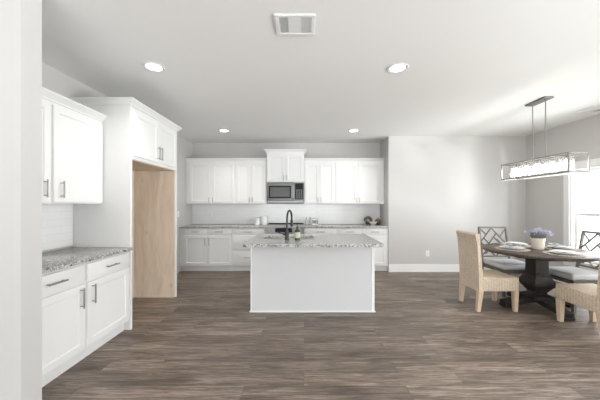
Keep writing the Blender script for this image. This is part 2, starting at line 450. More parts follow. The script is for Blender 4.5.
def cabinet(name, label, loc, rz, W, D, z0, z1, fronts, group, toe=0, toe_end=0, crown=None, bottom=None, cat='cabinet', crown_ext=(0, 0)):
    """local: x along the wall, front at y = 0, depth to +y. fronts: (kind, x0, x1, z0, z1, handle x, handle z, handle length, vertical)"""
    g = .0006
    root = thing(name, label, cat, loc, rz, group)
    bm = B()
    if toe:
        pts = [(.055, 0.0005), (D, 0.0005), (D, z1), (0, z1), (0, toe), (.055, toe)]
        a = [bm.verts.new((g, y, z)) for y, z in pts]; b = [bm.verts.new((W - g, y, z)) for y, z in pts]
        for i in range(6): bm.faces.new((a[i], a[(i + 1) % 6], b[(i + 1) % 6], b[i]))
        bm.faces.new(a[::-1]); bm.faces.new(b)
    else:
        box(bm, g, W - g, 0, D, z0, z1, .0012)
    obj('carcass', bm, M_CAB, root)
    if bottom: obj('bottom_panel', bx(.002, W - .002, .02, D, z0 - .006, z0 - .0003), bottom, root)
    if toe: obj('toe_board', bx(g, W - g, .049, .0548, .0005, toe - .012), M_CAB, root)
    for f in fronts:
        kind, a, b, c, d = f[:5]
        if kind == 'door': o = obj('door', shaker_bm(a, b, c, d), M_CAB, root)
        else: o = obj('drawer', bx(a, b, -.02, -.0005, c, d, .003, 2), M_CAB, root)
        if len(f) > 5: obj('handle', pull_bm(*f[5:]), M_NICKEL, o)
    if crown: obj('crown_molding', crown_bm(-crown_ext[0], W + crown_ext[1], D, crown[0], crown[1], crown[2], crown[3]), M_CAB, root)
    return root

R90 = R(90)
# left run
LF = -1.905                                                 # its face
gl = 'white base cabinets of the left run'
def base_left(y0, y1, hside, label):
    W = y1 - y0; m = .014
    hx = W - m - .052 if hside > 0 else m + .05
    return cabinet('base_cabinet', label, (LF, y0, 0), R90, W, .605, 0, .868,
        [('drawer', m, W - m, .70, .848, W / 2, .775, .16 , False), ('door', m, W - m, .125, .682, hx, .575, .17, True)], 'white base cabinets', toe=.10)
base_left(1.785, 2.392, 1, 'white base cabinet beside the partition wall, single door with pull near its far edge')
base_left(2.392, 2.998, -1, 'white base cabinet beside the tall refrigerator panel, under the short granite counter')
bm = bx(XL + .001, -1.86, 1.782, 2.998, .8695, .902, .004, 2)
tag(obj('countertop', bm, M_GRANITE), 'short speckled granite countertop on the left wall, ending at the refrigerator panel', 'countertop', 'granite countertops')
UF = -2.195
def upper_left(y0, y1, hside, label):
    W = y1 - y0; m = .014
    hx = W - m - .062 if hside > 0 else m + .07
    return cabinet('wall_cabinet', label, (UF, y0, 0), R90, W, .318, 1.372, 2.262,
        [('door', m, W - m, 1.385, 2.235, hx, 1.50, .15, True)], 'white wall cabinets', crown=(2.262, False, False, 1.08))
upper_left(1.785, 2.385, 1, 'white wall cabinet half hidden by the partition wall, above the left counter')
upper_left(2.385, 2.998, -1, 'white wall cabinet with one full door next to the refrigerator panel')
FX = -1.885
sur = thing('refrigerator_surround', 'tall white panelled refrigerator enclosure, open and lined with bare tan plywood', 'refrigerator enclosure', (FX, 3.0, 0), R90)
SW = 1.095
obj('side_panel', bx(0, .032, 0, .628, 0.0005, 2.445, .002), M_CAB, sur)
obj('side_panel', bx(SW - .032, SW, 0, .628, 0.0005, 2.445, .002), M_CAB, sur)
tag(obj('inner_lining', bx(SW - .040, SW - .0325, .02, .60, 0.0005, 1.853), M_RAW, sur), 'bare tan plywood lining')
tag(obj('inner_lining', bx(.0325, .040, .02, .60, 0.0005, 1.853), M_RAW, sur), 'bare tan plywood lining')
tag(obj('back_lining', bx(.041, SW - .041, .602, .627, 0.0005, 1.853), M_RAW, sur), 'bare tan plywood back')
obj('base_strip', bx(SW - .052, SW - .0405, .03, .60, 0.0005, .022), M_RAW, sur)
W = SW - .066
cabinet('overhead_cabinet', 'white two-door cabinet over the empty refrigerator opening', (FX, 3.033, 0), R90, W, .625, 1.862, 2.444,
    [('door', .012, W / 2 - .002, 1.900, 2.405, W / 2 - .035, 2.015, .165, True), ('door', W / 2 + .002, W - .012, 1.900, 2.405, W / 2 + .035, 2.015, .165, True)],
    'white wall cabinets', crown=(2.446, True, True, 1.05), bottom=M_RAW, crown_ext=(.033, .033))

# back run, wall cabinets
YU = YB - .33
def upper_back(x0, x1, doors, label, z0=1.372, z1=2.285, crown=(2.281, False, False, 1.0), yf=YU, hz=None):
    fr = []; hz = hz or z0 + .085
    for a, b, h in doors:
        hx = (b - .03 if h > 0 else a + .03) - x0
        fr.append(('door', a - x0, b - x0, z0 + .016, z1 - .045, hx, hz, .11, True))
    return cabinet('wall_cabinet', label, (x0, yf, 0), 0, x1 - x0, YB - yf - .001, z0, z1, fr, 'white wall cabinets', crown=crown)
upper_back(XL + .003, -1.462, [(-2.44, -1.983, 1), (-1.962, -1.478, -1)], 'white double-door wall cabinet in the left corner of the back wall')
upper_back(-1.462, -.792, [(-1.445, -1.130, 1), (-1.124, -.810, -1)], 'white double-door wall cabinet just left of the microwave')
upper_back(.003, .665, [(.02, .325, 1), (.331, .648, -1)], 'white double-door wall cabinet just right of the microwave')
upper_back(.665, XK - .003, [(.682, 1.135, 1), (1.150, 1.615, -1)], 'white double-door wall cabinet at the right end of the back wall')
upper_back(-.791, .002, [(-.775, -.398, 1), (-.392, -.014, -1)], 'taller raised white cabinet directly above the microwave', 1.832, 2.462, (2.458, True, True, 1.1), YU - .045)

# back run, base cabinets
YF = 5.602; BD = YB - YF - .002
def base_back(x0, x1, fr, label):
    f2 = [(k, a - x0, b - x0, c, d, hx - x0, hz, hl, v) for k, a, b, c, d, hx, hz, hl, v in fr]
    return cabinet('base_cabinet', label, (x0, YF, 0), 0, x1 - x0, BD, 0, .88, f2, 'white base cabinets', toe=.10)
dz = (.755, .862, .808)
def dr(a, b): return ('drawer', a, b, dz[0], dz[1], (a + b) / 2, dz[2], .16, False)
def dd(a, b, h): return ('door', a, b, .122, .735, b - .032 if h > 0 else a + .032, .61, .15, True)
base_back(XL + .003, -1.462, [dr(-2.43, -1.965), dr(-1.945, -1.478), dd(-2.43, -1.965, 1), dd(-1.945, -1.478, -1)],
          'white base cabinet with two drawers over two doors in the left back corner')
base_back(-1.462, -.795, [dr(-1.446, -.812), ('drawer', -1.446, -.812, .44, .735, -1.129, .62, .16, False), ('drawer', -1.446, -.812, .122, .42, -1.129, .29, .16, False)],
          'white three-drawer base cabinet left of the range')
base_back(.0, .672, [dr(.016, .656), dd(.016, .333, 1), dd(.339, .656, -1)], 'white base cabinet with one wide drawer right of the range')
base_back(.672, XK - .003, [dr(.688, 1.168), dr(1.188, 1.675), dd(.688, 1.168, 1), dd(1.188, 1.675, -1)], 'white two-drawer base cabinet at the right end of the back run')
tag(obj('countertop', bx(XL + .002, -.795, 5.556, YB - .010, .8815, .917, .004, 2), M_GRANITE), 'speckled granite countertop on the back wall left of the range', 'countertop', 'granite countertops')
tag(obj('countertop', bx(.0, XK - .002, 5.556, YB - .010, .8815, .917, .004, 2), M_GRANITE), 'speckled granite countertop on the back wall right of the range', 'countertop', 'granite countertops')

# microwave
mw = thing('microwave', 'stainless over-the-range microwave with dark window and black keypad', 'microwave', (-.789, YU - .06, 1.39))
obj('body', bx(.002, .787, .03, .385, 0, .438, .004), M_STEEL, mw)
dbm = B(); box(dbm, .003, .585, 0, .029, .055, .437, .005, 2); md = obj('door', dbm, M_STEEL, mw)
obj('window', bx(.045, .515, -.003, -.0002, .10, .365, .001), M_BLACKGLASS, md)
obj('screen', bx(.075, .485, -.0042, -.0031, .13, .335, .0005), M_DARKGLASS, md)
hb = B(); tube(hb, [(.553, .0, .09), (.553, -.036, .11), (.553, -.036, .375), (.553, .0, .395)], .011, 10); obj('handle', hb, M_STEEL, md)
kp = obj('control_panel', bx(.590, .785, 0, .029, .055, .437, .004), M_STEEL, mw)
kf = obj('keypad', bx(.598, .776, -.003, -.0002, .075, .42, .001), M_BLACKGLASS, kp)
for r in range(5):
    for c in range(3):
        obj('button', bx(.622 + c * .048, .656 + c * .048, -.0045, -.0032, .10 + r * .04, .125 + r * .04, .0005), mat('grey_key', (.16, .16, .16), .4), kf) if r + c < 99 else None
obj('vent_grille', bx(.003, .785, .004, .029, .004, .050, .003), mat('dark_steel', (.25, .25, .25), .4, 1), mw)

# range
rg = thing('range', 'stainless slide-in range with black cooktop and front knobs between the back counters', 'range', (-.790, 5.56, 0))
obj('body', bx(.002, .782, .045, .628, .08, .905, .003), M_STEEL, rg)
obj('base_plinth', bx(.02, .76, .09, .6, .0005, .079), M_BLACK, rg)
ck = obj('cooktop', bx(.002, .782, .02, .60, .906, .921, .003), mat('black_cooktop_with_glare', (.42, .42, .42), .25), rg)  # grey stands for glare on the black glass, put into the colour
for (x, y, rr) in ((.20, .17, .10), (.58, .17, .085), (.20, .44, .085), (.58, .44, .10)):
    rb = B(); lathe(rb, [(rr - .004, 0), (rr, 0), (rr, .0006), (rr - .004, .0006)], 40, (x, y, .9212), True); obj('burner_ring', rb, mat('burner_mark', (.2, .2, .2), .4), ck)
obj('rear_trim', bx(.002, .782, .602, .638, .906, .944, .003), mat('black_trim', (.012, .012, .012), .7, spec=.1), rg)
cp = obj('control_panel', bx(.002, .782, -.004, .044, .775, .905, .004), M_STEEL, rg)
obj('display', bx(.21, .55, -.0075, -.0042, .80, .885, .001), M_BLACKGLASS, cp)
for x in (.075, .155, .625, .705):
    kb = B(); tube(kb, [(x, -.0042, .84), (x, -.012, .84), (x, -.013, .84), (x, -.034, .84)], [.03, .03, .024, .021], 20); obj('knob', kb, M_STEEL, cp)
od = obj('oven_door', bx(.006, .778, .003, .044, .245, .768, .004), M_STEEL, rg)
obj('window', bx(.13, .65, -.0005, .0028, .34, .62, .001), M_BLACKGLASS, od)
hb = B(); tube(hb, [(.08, -.045, .715), (.70, -.045, .715)], .011, 12)
for x in (.11, .67): tube(hb, [(x, .0035, .715), (x, -.045, .715)], .008, 8)
obj('handle', hb, M_STEEL, od)
obj('drawer', bx(.006, .778, .003, .044, .09, .238, .004), M_STEEL, rg)

# ------------------------------------------------------------------ island
IX0, IX1, IY0, IY1 = -.678, .893, 3.50, 4.14
isl = thing('kitchen_island', 'white painted kitchen island with plain back panel, centred on the wood floor', 'kitchen island', (0, 0, 0))
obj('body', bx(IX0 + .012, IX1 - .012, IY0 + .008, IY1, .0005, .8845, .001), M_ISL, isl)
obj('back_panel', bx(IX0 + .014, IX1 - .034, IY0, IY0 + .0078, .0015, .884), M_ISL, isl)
obj('corner_trim', bx(IX1 - .033, IX1, IY0 - .004, IY0 + .0078, .0015, .884, .0015), M_CAB, isl)
obj('corner_trim', bx(IX0, IX0 + .0135, IY0 - .004, IY0 + .0078, .0015, .884, .0015), M_CAB, isl)
obj('end_panel', bx(IX1 - .0118, IX1, IY0 + .008, IY1, .0015, .884), M_CAB, isl)
obj('end_panel', bx(IX0, IX0 + .0118, IY0 + .008, IY1, .0015, .884), M_CAB, isl)
obj('shoe_trim', bx(IX0 - .012, IX1 + .012, IY0 - .017, IY0 - .0045, .0005, .02, .003), M_CAB, isl)
n = 3
for i in range(n):
    a = IX0 + .02 + i * (IX1 - IX0 - .04) / n; b = a + (IX1 - IX0 - .04) / n - .01
    db = shaker_bm(-b, -a, .12, .70); bmesh.ops.rotate(db, verts=db.verts, cent=(0, 0, 0), matrix=Matrix.Rotation(math.pi, 3, 'Z')); bmesh.ops.translate(db, verts=db.verts, vec=(0, IY1, 0))
    d_ = obj('door', db, M_CAB, isl)
    hb = pull_bm(-b + .04, .58, .15, True); bmesh.ops.rotate(hb, verts=hb.verts, cent=(0, 0, 0), matrix=Matrix.Rotation(math.pi, 3, 'Z')); bmesh.ops.translate(hb, verts=hb.verts, vec=(0, IY1, 0))
    obj('handle', hb, M_NICKEL, d_)

# countertop with the sink cut-out
SX0, SX1, SY0, SY1 = -.525, .130, 3.560, 3.885
def slab_with_hole(x0, x1, y0, y1, z0, z1, hx0, hx1, hy0, hy1, rad):
    bm = B()
    def corner(cx, cy, a0):
        return [(cx + rad * math.cos(R(a0 + 15 * k)), cy + rad * math.sin(R(a0 + 15 * k))) for k in range(7)]
    def ring(z):
        # four corner fans plus the hole rectangle
        q = [corner(x1 - rad, y0 + rad, -90), corner(x1 - rad, y1 - rad, 0), corner(x0 + rad, y1 - rad, 90), corner(x0 + rad, y0 + rad, 180)]
        outer = [[bm.verts.new((x, y, z)) for x, y in c] for c in q]
        hole = [bm.verts.new((x, y, z)) for x, y in ((hx1, hy0), (hx1, hy1), (hx0, hy1), (hx0, hy0))]
        return outer, hole
    for z, up in ((z1, True), (z0, False)):
        o, h = ring(z)
        for i in range(4):
            f = [h[i]] + o[i]; bm.faces.new(f if up else f[::-1])
            g = [h[i], o[i][-1], o[(i + 1) % 4][0], h[(i + 1) % 4]]; bm.faces.new(g if up else g[::-1])
        flat = [v for c in o for v in c]
        if up: top = (flat, h)
        else: bot = (flat, h)
    for (a, b) in ((top[0], bot[0]), (bot[1], top[1])):
        n = len(a)
        for i in range(n): bm.faces.new((a[i], b[i], b[(i + 1) % n], a[(i + 1) % n]))
    return bm
it = obj('island_countertop', slab_with_hole(-.692, .905, 3.085, 4.165, .8855, .921, SX0, SX1, SY0, SY1, .035), M_GRANITE)
tag(it, 'speckled granite countertop overhanging the front of the island, with sink cut-out', 'countertop', 'granite countertops')
bv = it.modifiers.new('edge', 'BEVEL'); bv.width = .004; bv.segments = 2; bv.limit_method = 'ANGLE'
sk = thing('sink', 'dark undermount sink set into the island countertop', 'sink', ((SX0 + SX1) / 2, (SY0 + SY1) / 2, .69))
def basin():
    bm = B(); hx, hy = (SX1 - SX0) / 2 - .002, (SY1 - SY0) / 2 - .002
    def rect(a, b, z): return [bm.verts.new(p) for p in ((-a, -b, z), (a, -b, z), (a, b, z), (-a, b, z))]
    L = [rect(hx, hy, .194), rect(hx - .012, hy - .012, .194), rect(hx - .02, hy - .02, .02), rect(hx - .05, hy - .05, .004), ]
    O = [rect(hx, hy, .194), rect(hx - .008, hy - .008, 0)]
    for a, b in zip(L, L[1:]):
        for k in range(4): bm.faces.new((a[k], b[k], b[(k + 1) % 4], a[(k + 1) % 4]))
    bm.faces.new(L[-1])
    for k in range(4): bm.faces.new((O[0][k], O[0][(k + 1) % 4], O[1][(k + 1) % 4], O[1][k]))
    bm.faces.new(O[1][::-1])
    bmesh.ops.remove_doubles(bm, verts=bm.verts, dist=1e-5); return bm
obj('basin', basin(), mat('dark_composite', (.05, .05, .052), .35), sk)
db = B(); lathe(db, [(0, .0045), (.04, .0045), (.043, .008), (.03, .0075), (0, .0065)], 24); obj('drain', db, M_STEEL, sk)

fc = thing('faucet', 'matte black gooseneck faucet standing on the island countertop', 'faucet', (-.213, 3.455, .9215))
b_ = B(); lathe(b_, [(0, 0), (.030, 0), (.030, .006), (.024, .012), (.0225, .10), (.019, .115), (.0, .115)], 24); obj('base', b_, M_BLACK, fc)
pts = [(0, 0, .11), (0, 0, .26)]
for k in range(1, 13):
    a = math.pi * k / 12; q = .105 * (1 - math.cos(a)); pts.append((q * .24, q, .26 + .105 * math.sin(a)))
pts.append((.0505, .21, .235)); tb = B(); tube(tb, pts, .0125, 14); obj('spout', tb, M_BLACK, fc)
hb = B(); tube(hb, [(.0505, .21, .236), (.0505, .21, .23), (.0505, .21, .155), (.0505, .21, .150)], [.0125, .0175, .019, .014], 16); obj('spray_head', hb, M_BLACK, fc)
hb = B(); tube(hb, [(-.020, 0, .07), (-.05, 0, .07)], .014, 14); tube(hb, [(-.043, 0, .072), (-.085, -.01, .088), (-.115, -.016, .094)], [.007, .0065, .006], 10); obj('lever', hb, M_BLACK, fc)
sp = thing('soap_dispenser', 'green glass soap bottle with black pump beside the faucet', 'soap dispenser', (-.082, 3.425, .9215))
b_ = B(); lathe(b_, [(0, 0), (.030, 0), (.034, .004), (.035, .10), (.030, .125), (.014, .142), (.014, .152), (0, .152)], 28); obj('bottle', b_, mat('green_glass', (.035, .055, .022), .15), sp)
b_ = B(); lathe(b_, [(.0352, .03), (.0358, .03), (.0358, .10), (.0352, .10)], 28, closed=True); tag(obj('paper_label', b_, mat('pale_green_label', (.42, .50, .33), .6), sp), 'pale green label')
b_ = B(); lathe(b_, [(0, .1525), (.016, .1525), (.016, .168), (.006, .170), (.006, .186), (0, .186)], 18); tube(b_, [(.0, .008, .190), (0, -.038, .190), (0, -.044, .182)], .006, 8); obj('pump', b_, M_BLACK, sp)

# ------------------------------------------------------------------ things on the back counter
CZ = .9175
def canister(x, r, h, label):
    c = thing('canister', label, 'canister', (x, 6.02, CZ), 0, 'white ceramic canisters')
    b_ = B(); lathe(b_, [(0, 0), (r - .004, 0), (r, .004), (r, h - .022), (r - .002, h - .02), (0, h - .02)], 28); obj('body', b_, M_CERAMIC, c)
    b_ = B(); lathe(b_, [(0, h - .0195), (r + .001, h - .0195), (r + .001, h - .004), (r - .006, h), (.012, h + .001), (.010, h + .012), (.014, h + .018), (0, h + .022)], 28); obj('lid', b_, M_CERAMIC, c)
canister(-1.02, .052, .145, 'shorter white ceramic canister on the back counter, farther from the range')
canister(-.865, .058, .185, 'taller white ceramic canister on the back counter next to the range')
def shaker(x, y, label):
    c = thing('spice_bottle', label, 'bottle', (x, y, CZ), 0, 'small bottles on the back counter')
    b_ = B(); lathe(b_, [(0, 0), (.022, 0), (.026, .004), (.026, .085), (.014, .105), (.013, .115), (0, .115)], 20); obj('bottle', b_, mat('grey_bottle_glass', (.62, .63, .62), .2), c)
    b_ = B(); lathe(b_, [(0, .1155), (.015, .1155), (.014, .145), (.008, .17), (0, .172)], 18); obj('cap', b_, M_NICKEL, c)
shaker(.055, 6.03, 'small metal-topped bottle on the back counter, nearer the range')
shaker(.135, 6.05, 'small metal-topped bottle on the back counter, nearer the glass jar')
jr = thing('glass_jar', 'square clear glass jar with grey rim on the back counter', 'jar', (.24, 5.98, CZ))
b_ = B()
for (a, b, c, d) in ((-.06, .06, -.06, -.054), (-.06, .06, .054, .06), (-.06, -.054, -.054, .054), (.054, .06, -.054, .054)): box(b_, a, b, c, d, .012, .128)
obj('glass', b_, M_CLEAR, jr)
obj('base', bx(-.062, .062, -.062, .062, 0, .0118, .002), M_NICKEL, jr)
obj('lid', bx(-.064, .064, -.064, .064, .1282, .15, .003), M_NICKEL, jr)
b_ = B()
for sx in (-1, 1):
    for sy in (-1, 1): box(b_, sx * .0605 - .003, sx * .0605 + .003, sy * .0605 - .003, sy * .0605 + .003, .012, .128)
obj('frame', b_, M_NICKEL, jr)
# carved knot, bowl and ball near the right end
M_DRIFT = make_wood('weathered_brown_wood', (.10, .078, .06), (.22, .18, .145), .7, (20, 20, 20))
b_ = B(); n = 40
ring = [(.062 * math.cos(2 * math.pi * k / n), .018 * math.sin(6 * math.pi * k / n), .096 + .062 * math.sin(2 * math.pi * k / n)) for k in range(n + 1)]
tube(b_, ring, [.030 + .004 * math.sin(10 * math.pi * k / n) for k in range(n + 1)], 12, True)
kn = tag(obj('wooden_ring', b_, M_DRIFT), 'brown carved wooden ring ornament standing on the back counter behind the bowl', 'ornament'); kn.location = (1.405, 6.04, CZ + .0008)
b_ = B(); lathe(b_, [(0, 0), (.036, 0), (.034, .010), (.06, .03), (.088, .072), (.083, .072), (.055, .034), (0, .018)], 32)
bo = tag(obj('bowl', b_, mat('pale_bowl_glaze', (.82, .79, .70), .35)), 'small pale bowl at the right end of the back counter', 'bowl'); bo.location = (1.475, 5.90, CZ + .0005)
bt = thing('wooden_ball', 'dark brown wooden ball beside the pale bowl, against the recess side wall', 'ornament', (1.612, 6.03, CZ))
b_ = B(); lathe(b_, [(0, 0)] + [(.066 * math.sin(math.pi * k / 12) * (1 + .05 * (k % 2)), .066 - .066 * math.cos(math.pi * k / 12)) for k in range(1, 12)] + [(0, .132)], 18); obj('body', b_, M_DRIFT, bt)
b_ = B(); tube(b_, [(0, 0, .1325), (.006, 0, .15), (.014, .003, .162)], [.008, .007, .005], 8); obj('stem', b_, M_DRIFT, bt)

def outlet(x, y, z, rz, label, switch=False):
    o = thing('wall_switch' if switch else 'wall_outlet', label, 'light switch' if switch else 'outlet', (x, y, z), rz, None if switch else 'white wall outlets')
    obj('plate', bx(-.036, .036, -.006, -.0003, -.058, .058, .002), M_WHITEPL, o)
    if switch: obj('rocker', bx(-.017, .017, -.010, -.0062, -.033, .033, .002), M_WHITEPL, o)
    else:
        for s in (-.022, .022):
            q = obj('socket', bx(-.017, .017, -.0085, -.0062, s - .017, s + .017, .002), M_WHITEPL, o)
            for a in (-.0065, .0065): obj('slot', bx(a - .0012, a + .0012, -.0092, -.0086, s - .006, s + .007), M_BLACK, q)
outlet(2.495, YD, .37, 0, 'white outlet low on the grey dining wall above the baseboard')
outlet(-2.10, YB - .0092, 1.14, 0, 'white outlet on the tiled backsplash left of the canisters')
outlet(.32, YB - .0092, 1.18, 0, 'white outlet on the tiled backsplash above the glass jar')
outlet(XL, 5.52, 1.17, R90, 'white switch on the short side wall beside the refrigerator enclosure', True)

# ------------------------------------------------------------------ ceiling
def downlight(x, y, label, power=36):
    d = thing('ceiling_light', label, 'ceiling light', (x, y, H), 0, 'recessed ceiling lights')
    b_ = B(); lathe(b_, [(.072, -.0005), (.105, -.0005), (.106, -.004), (.098, -.009), (.080, -.008), (.072, -.003)], 40, closed=True); obj('trim_ring', b_, M_WHITEPL, d)
    b_ = B(); lathe(b_, [(0, -.0005), (.0715, -.0005), (.0715, -.003), (0, -.004)], 40); obj('lens', b_, M_LENS, d)
    l = bpy.data.lights.new('downlight_glow', 'SPOT'); l.energy = power; l.spot_size = R(125); l.spot_blend = 1.0; l.shadow_soft_size = .07; l.color = (1, .97, .93)
    o = bpy.data.objects.new('downlight_glow', l); C.objects.link(o); o.location = (x, y, H - .02)
downlight(-1.50, 2.76, 'round recessed light in the ceiling near the left wall cabinets')
downlight(.945, 2.78, 'round recessed light in the ceiling in front of the island, right of the vent')
downlight(-1.49, 5.15, 'round recessed light in the ceiling before the back cabinets, left of the microwave', 50)
downlight(.93, 5.15, 'round recessed light in the ceiling before the back cabinets, right of the microwave', 44)

def vent(x0, x1, y0, y1, label):
    cx, cy = (x0 + x1) / 2, (y0 + y1) / 2; v = thing('ceiling_vent', label, 'vent', (cx, cy, H), 0, 'ceiling air vents')
    hx, hy = (x1 - x0) / 2, (y1 - y0) / 2; fr = .028
    b_ = B(); box(b_, -hx, hx, -hy, -hy + fr, -.012, -.0005, .003); box(b_, -hx, hx, hy - fr, hy, -.012, -.0005, .003)
    box(b_, -hx, -hx + fr, -hy + fr, hy - fr, -.012, -.0005, .003); box(b_, hx - fr, hx, -hy + fr, hy - fr, -.012, -.0005, .003)
    obj('frame', b_, M_WHITEPL, v)
    obj('backing', bx(-hx + fr, hx - fr, -hy + fr, hy - fr, -.0025, -.0006), mat('vent_shadow_grey', (.22, .22, .22), .8), v)
    m = 24; wx = 2 * (hx - fr)
    for k in range(m):
        if 7 <= k < 17: continue
        x = -hx + fr + (k + .5) * wx / m
        mm = Matrix.Translation((x, 0, -.0075)) @ Matrix.Rotation(R(38) if k < m / 2 else R(-38), 4, 'Y')
        obj('slat', box(B(), -.0055, .0055, -hy + fr, hy - fr, -.0006, .0006, mat=mm), M_WHITEPL, v)
    obj('centre_plate', bx(-hx + fr + 7 * wx / m, -hx + fr + 17 * wx / m, -hy + fr, hy - fr, -.009, -.0026, .001), M_WHITEPL, v)
vent(-.215, .082, 1.985, 2.225, 'white louvred air vent in the ceiling near the room centre')
vent(4.04, 4.34, 3.87, 4.10, 'air vent in the ceiling near the window wall, beyond the pendant lamp')

# pendant
PX, PY = 3.115, 3.66
pn = thing('pendant_lamp', 'linear nickel box pendant with five glass shades above the dining table', 'pendant lamp', (PX, PY, 0))
obj('canopy', bx(-.06, .06, -.16, .16, H - .022, H - .0005, .004), M_LAMPMETAL, pn)
Z0, Z1, hw, hl, q = 1.732, 1.962, .114, .530, .0075
for y in (-.10, .10):
    b_ = B(); tube(b_, [(0, y, Z1), (0, y, H - .023)], .0065, 10); obj('rod', b_, M_LAMPMETAL, pn)
b_ = B()
for sx in (-1, 1):
    for z in (Z0, Z1 - 2 * q): box(b_, sx * hw - q, sx * hw + q, -hl, hl, z, z + 2 * q)
    for sy in (-1, 1): box(b_, sx * hw - q, sx * hw + q, sy * hl - q, sy * hl + q, Z0, Z1)
for sy in (-1, 1):
    for z in (Z0, Z1 - 2 * q): box(b_, -hw, hw, sy * hl - q, sy * hl + q, z, z + 2 * q)
obj('frame', b_, M_LAMPMETAL, pn)
obj('socket_bar', bx(-.012, .012, -hl + q, hl - q, Z1 - .014, Z1 - .002), M_LAMPMETAL, pn)
for k in range(5):
    y = (k - 2) * .195
    s = obj('socket', lathe(B(), [(0, -.045), (.016, -.045), (.018, 0), (0, 0)], 16, (0, y, Z1 - .0145)), M_LAMPMETAL, pn)
    b_ = B(); c_ = .046
    for (a0, a1, b0, b1) in ((-c_, c_, -c_, -c_ + .004), (-c_, c_, c_ - .004, c_), (-c_, -c_ + .004, -c_ + .004, c_ - .004), (c_ - .004, c_, -c_ + .004, c_ - .004)):
        box(b_, a0, a1, y + b0, y + b1, Z0 + .03, Z1 - .03)
    obj('glass_shade', b_, M_SHADEGLASS, pn)
    b_ = B(); lathe(b_, [(0, -.10), (.018, -.095), (.026, -.075), (.024, -.055), (.012, -.030), (0, -.03)], 16, (0, y, Z1 - .030)); obj('bulb', b_, M_BULB, s)
    l = bpy.data.lights.new('bulb_glow', 'POINT'); l.energy = 4.0; l.shadow_soft_size = .03; l.color = (1, .95, .88)
    o = bpy.data.objects.new('bulb_glow', l); C.objects.link(o); o.location = (PX, PY + y, Z1 - .155)

# ------------------------------------------------------------------ dining set
TX, TY, TZ = 3.12, 3.70, .762
tb = thing('dining_table', 'round dark wood dining table on a turned pedestal by the window', 'table', (TX, TY, 0))
b_ = B(); lathe(b_, [(0, TZ - .042), (.60, TZ - .042), (.617, TZ - .036), (.622, TZ - .02), (.619, TZ - .006), (.610, TZ), (0, TZ)], 72); obj('tabletop', b_, M_TABLETOP, tb)
b_ = B(); lathe(b_, [(0, TZ - .085), (.40, TZ - .085), (.41, TZ - .043), (0, TZ - .043)], 8, phase=R(22.5)); obj('top_support', b_, M_DARKWOOD, tb)
b_ = B()
sq = [(0, .119), (.182, .119), (.182, .155), (.155, .172), (.112, .188), (.112, .203), (.14, .235), (.188, .285), (.196, .305), (.196, .34), (.188, .358), (.146, .42), (.146, .448), (.127, .465), (.127, TZ - .12), (.15, TZ - .0855), (0, TZ - .0855)]
lathe(b_, sq, 4, phase=R(45))
es = [e for e in b_.edges if abs(e.verts[0].co.z - e.verts[1].co.z) > .004 and math.hypot(*e.verts[0].co.xy) > .05 and math.hypot(*e.verts[1].co.xy) > .05]
bmesh.ops.bevel(b_, geom=es, offset=.016, segments=2, profile=.6, affect='EDGES')
obj('pedestal', b_, M_DARKWOOD, tb, angle=25)
for k in range(4):
    b_ = B(); prism(b_, [(.0, .0715), (.06, .0715), (.42, .03), (.455, .03), (.455, .075), (.39, .09), (.24, .118), (.0, .1185)], -.06, .06)
    bmesh.ops.rotate(b_, verts=b_.verts, cent=(0, 0, 0), matrix=Matrix.Rotation(R(90 * k), 3, 'Z'))
    ft = obj('foot', b_, M_DARKWOOD, tb)
    b_ = bx(.38, .463, -.068, .068, .0005, .0295, .006, 2); bmesh.ops.rotate(b_, verts=b_.verts, cent=(0, 0, 0), matrix=Matrix.Rotation(R(90 * k), 3, 'Z'))
    obj('foot_pad', b_, M_DARKWOOD, ft)

def copy_tree(o, parent=None):
    c = o.copy(); C.objects.link(c)
    if parent: c.parent = parent
    for ch in list(o.children): copy_tree(ch, c)
    return c

# wicker chair: front towards -y
def wicker_chair():
    r = thing('wicker_chair', 'tan wicker dining chair with tall back, seen side-on at the near left of the table', 'chair', group='wicker chairs at the dining table')
    hw, f, bk = .222, -.245, .20
    b_ = bx(-hw, hw, f, bk + .02, .262, .437, .014, 3); obj('seat', b_, M_WICKER, r)
    # slightly curved back with a rolled top
    b_ = B(); prof = []; outer = []; inner = []
    for k in range(9):
        z = .255 + .70 * k / 8; y = bk + .010 + .048 * (k / 8) ** 1.5
        inner.append((y, z)); outer.append((y + .052 - .014 * k / 8, z))
    roll = [(inner[-1][0] + .024 - .034 * math.cos(a), .972 + .024 * math.sin(a)) for a in [math.pi * j / 8 for j in range(0, 9)]]
    roll += [(inner[-1][0] + .050, .958)]
    prof = inner[:-1] + roll + outer[::-1][1:]
    a = [b_.verts.new((-hw, y, z)) for y, z in prof]; c = [b_.verts.new((hw, y, z)) for y, z in prof]; n = len(prof)
    for i in range(n): b_.faces.new((a[i], a[(i + 1) % n], c[(i + 1) % n], c[i]))
    b_.faces.new(a[::-1]); b_.faces.new(c)
    obj('backrest', b_, M_WICKER, r, angle=50)
    for sx in (-1, 1):
        for (y, tz) in ((f + .032, .2615), (bk + .035, .2615)):
            b_ = B(); x = sx * (hw - .032); lean = .0 if y < 0 else .025
            vs = []
            for z, s, dy in ((0.0005, .021, lean), (tz, .030, 0)):
                vs.append([b_.verts.new((x + p * s, y + dy + u * s, z)) for p, u in ((-1, -1), (1, -1), (1, 1), (-1, 1))])
            for i in range(4): b_.faces.new((vs[0][i], vs[0][(i + 1) % 4], vs[1][(i + 1) % 4], vs[1][i]))
            b_.faces.new(vs[0][::-1]); b_.faces.new(vs[1]); obj('leg', b_, M_LEGWOOD, r)
    return r
wc = wicker_chair(); wc.location = (2.478, 3.71, 0); wc.rotation_euler.z = R90
w2 = copy_tree(wc); w2.location = (3.185, 3.012, 0); w2.rotation_euler.z = R(180)
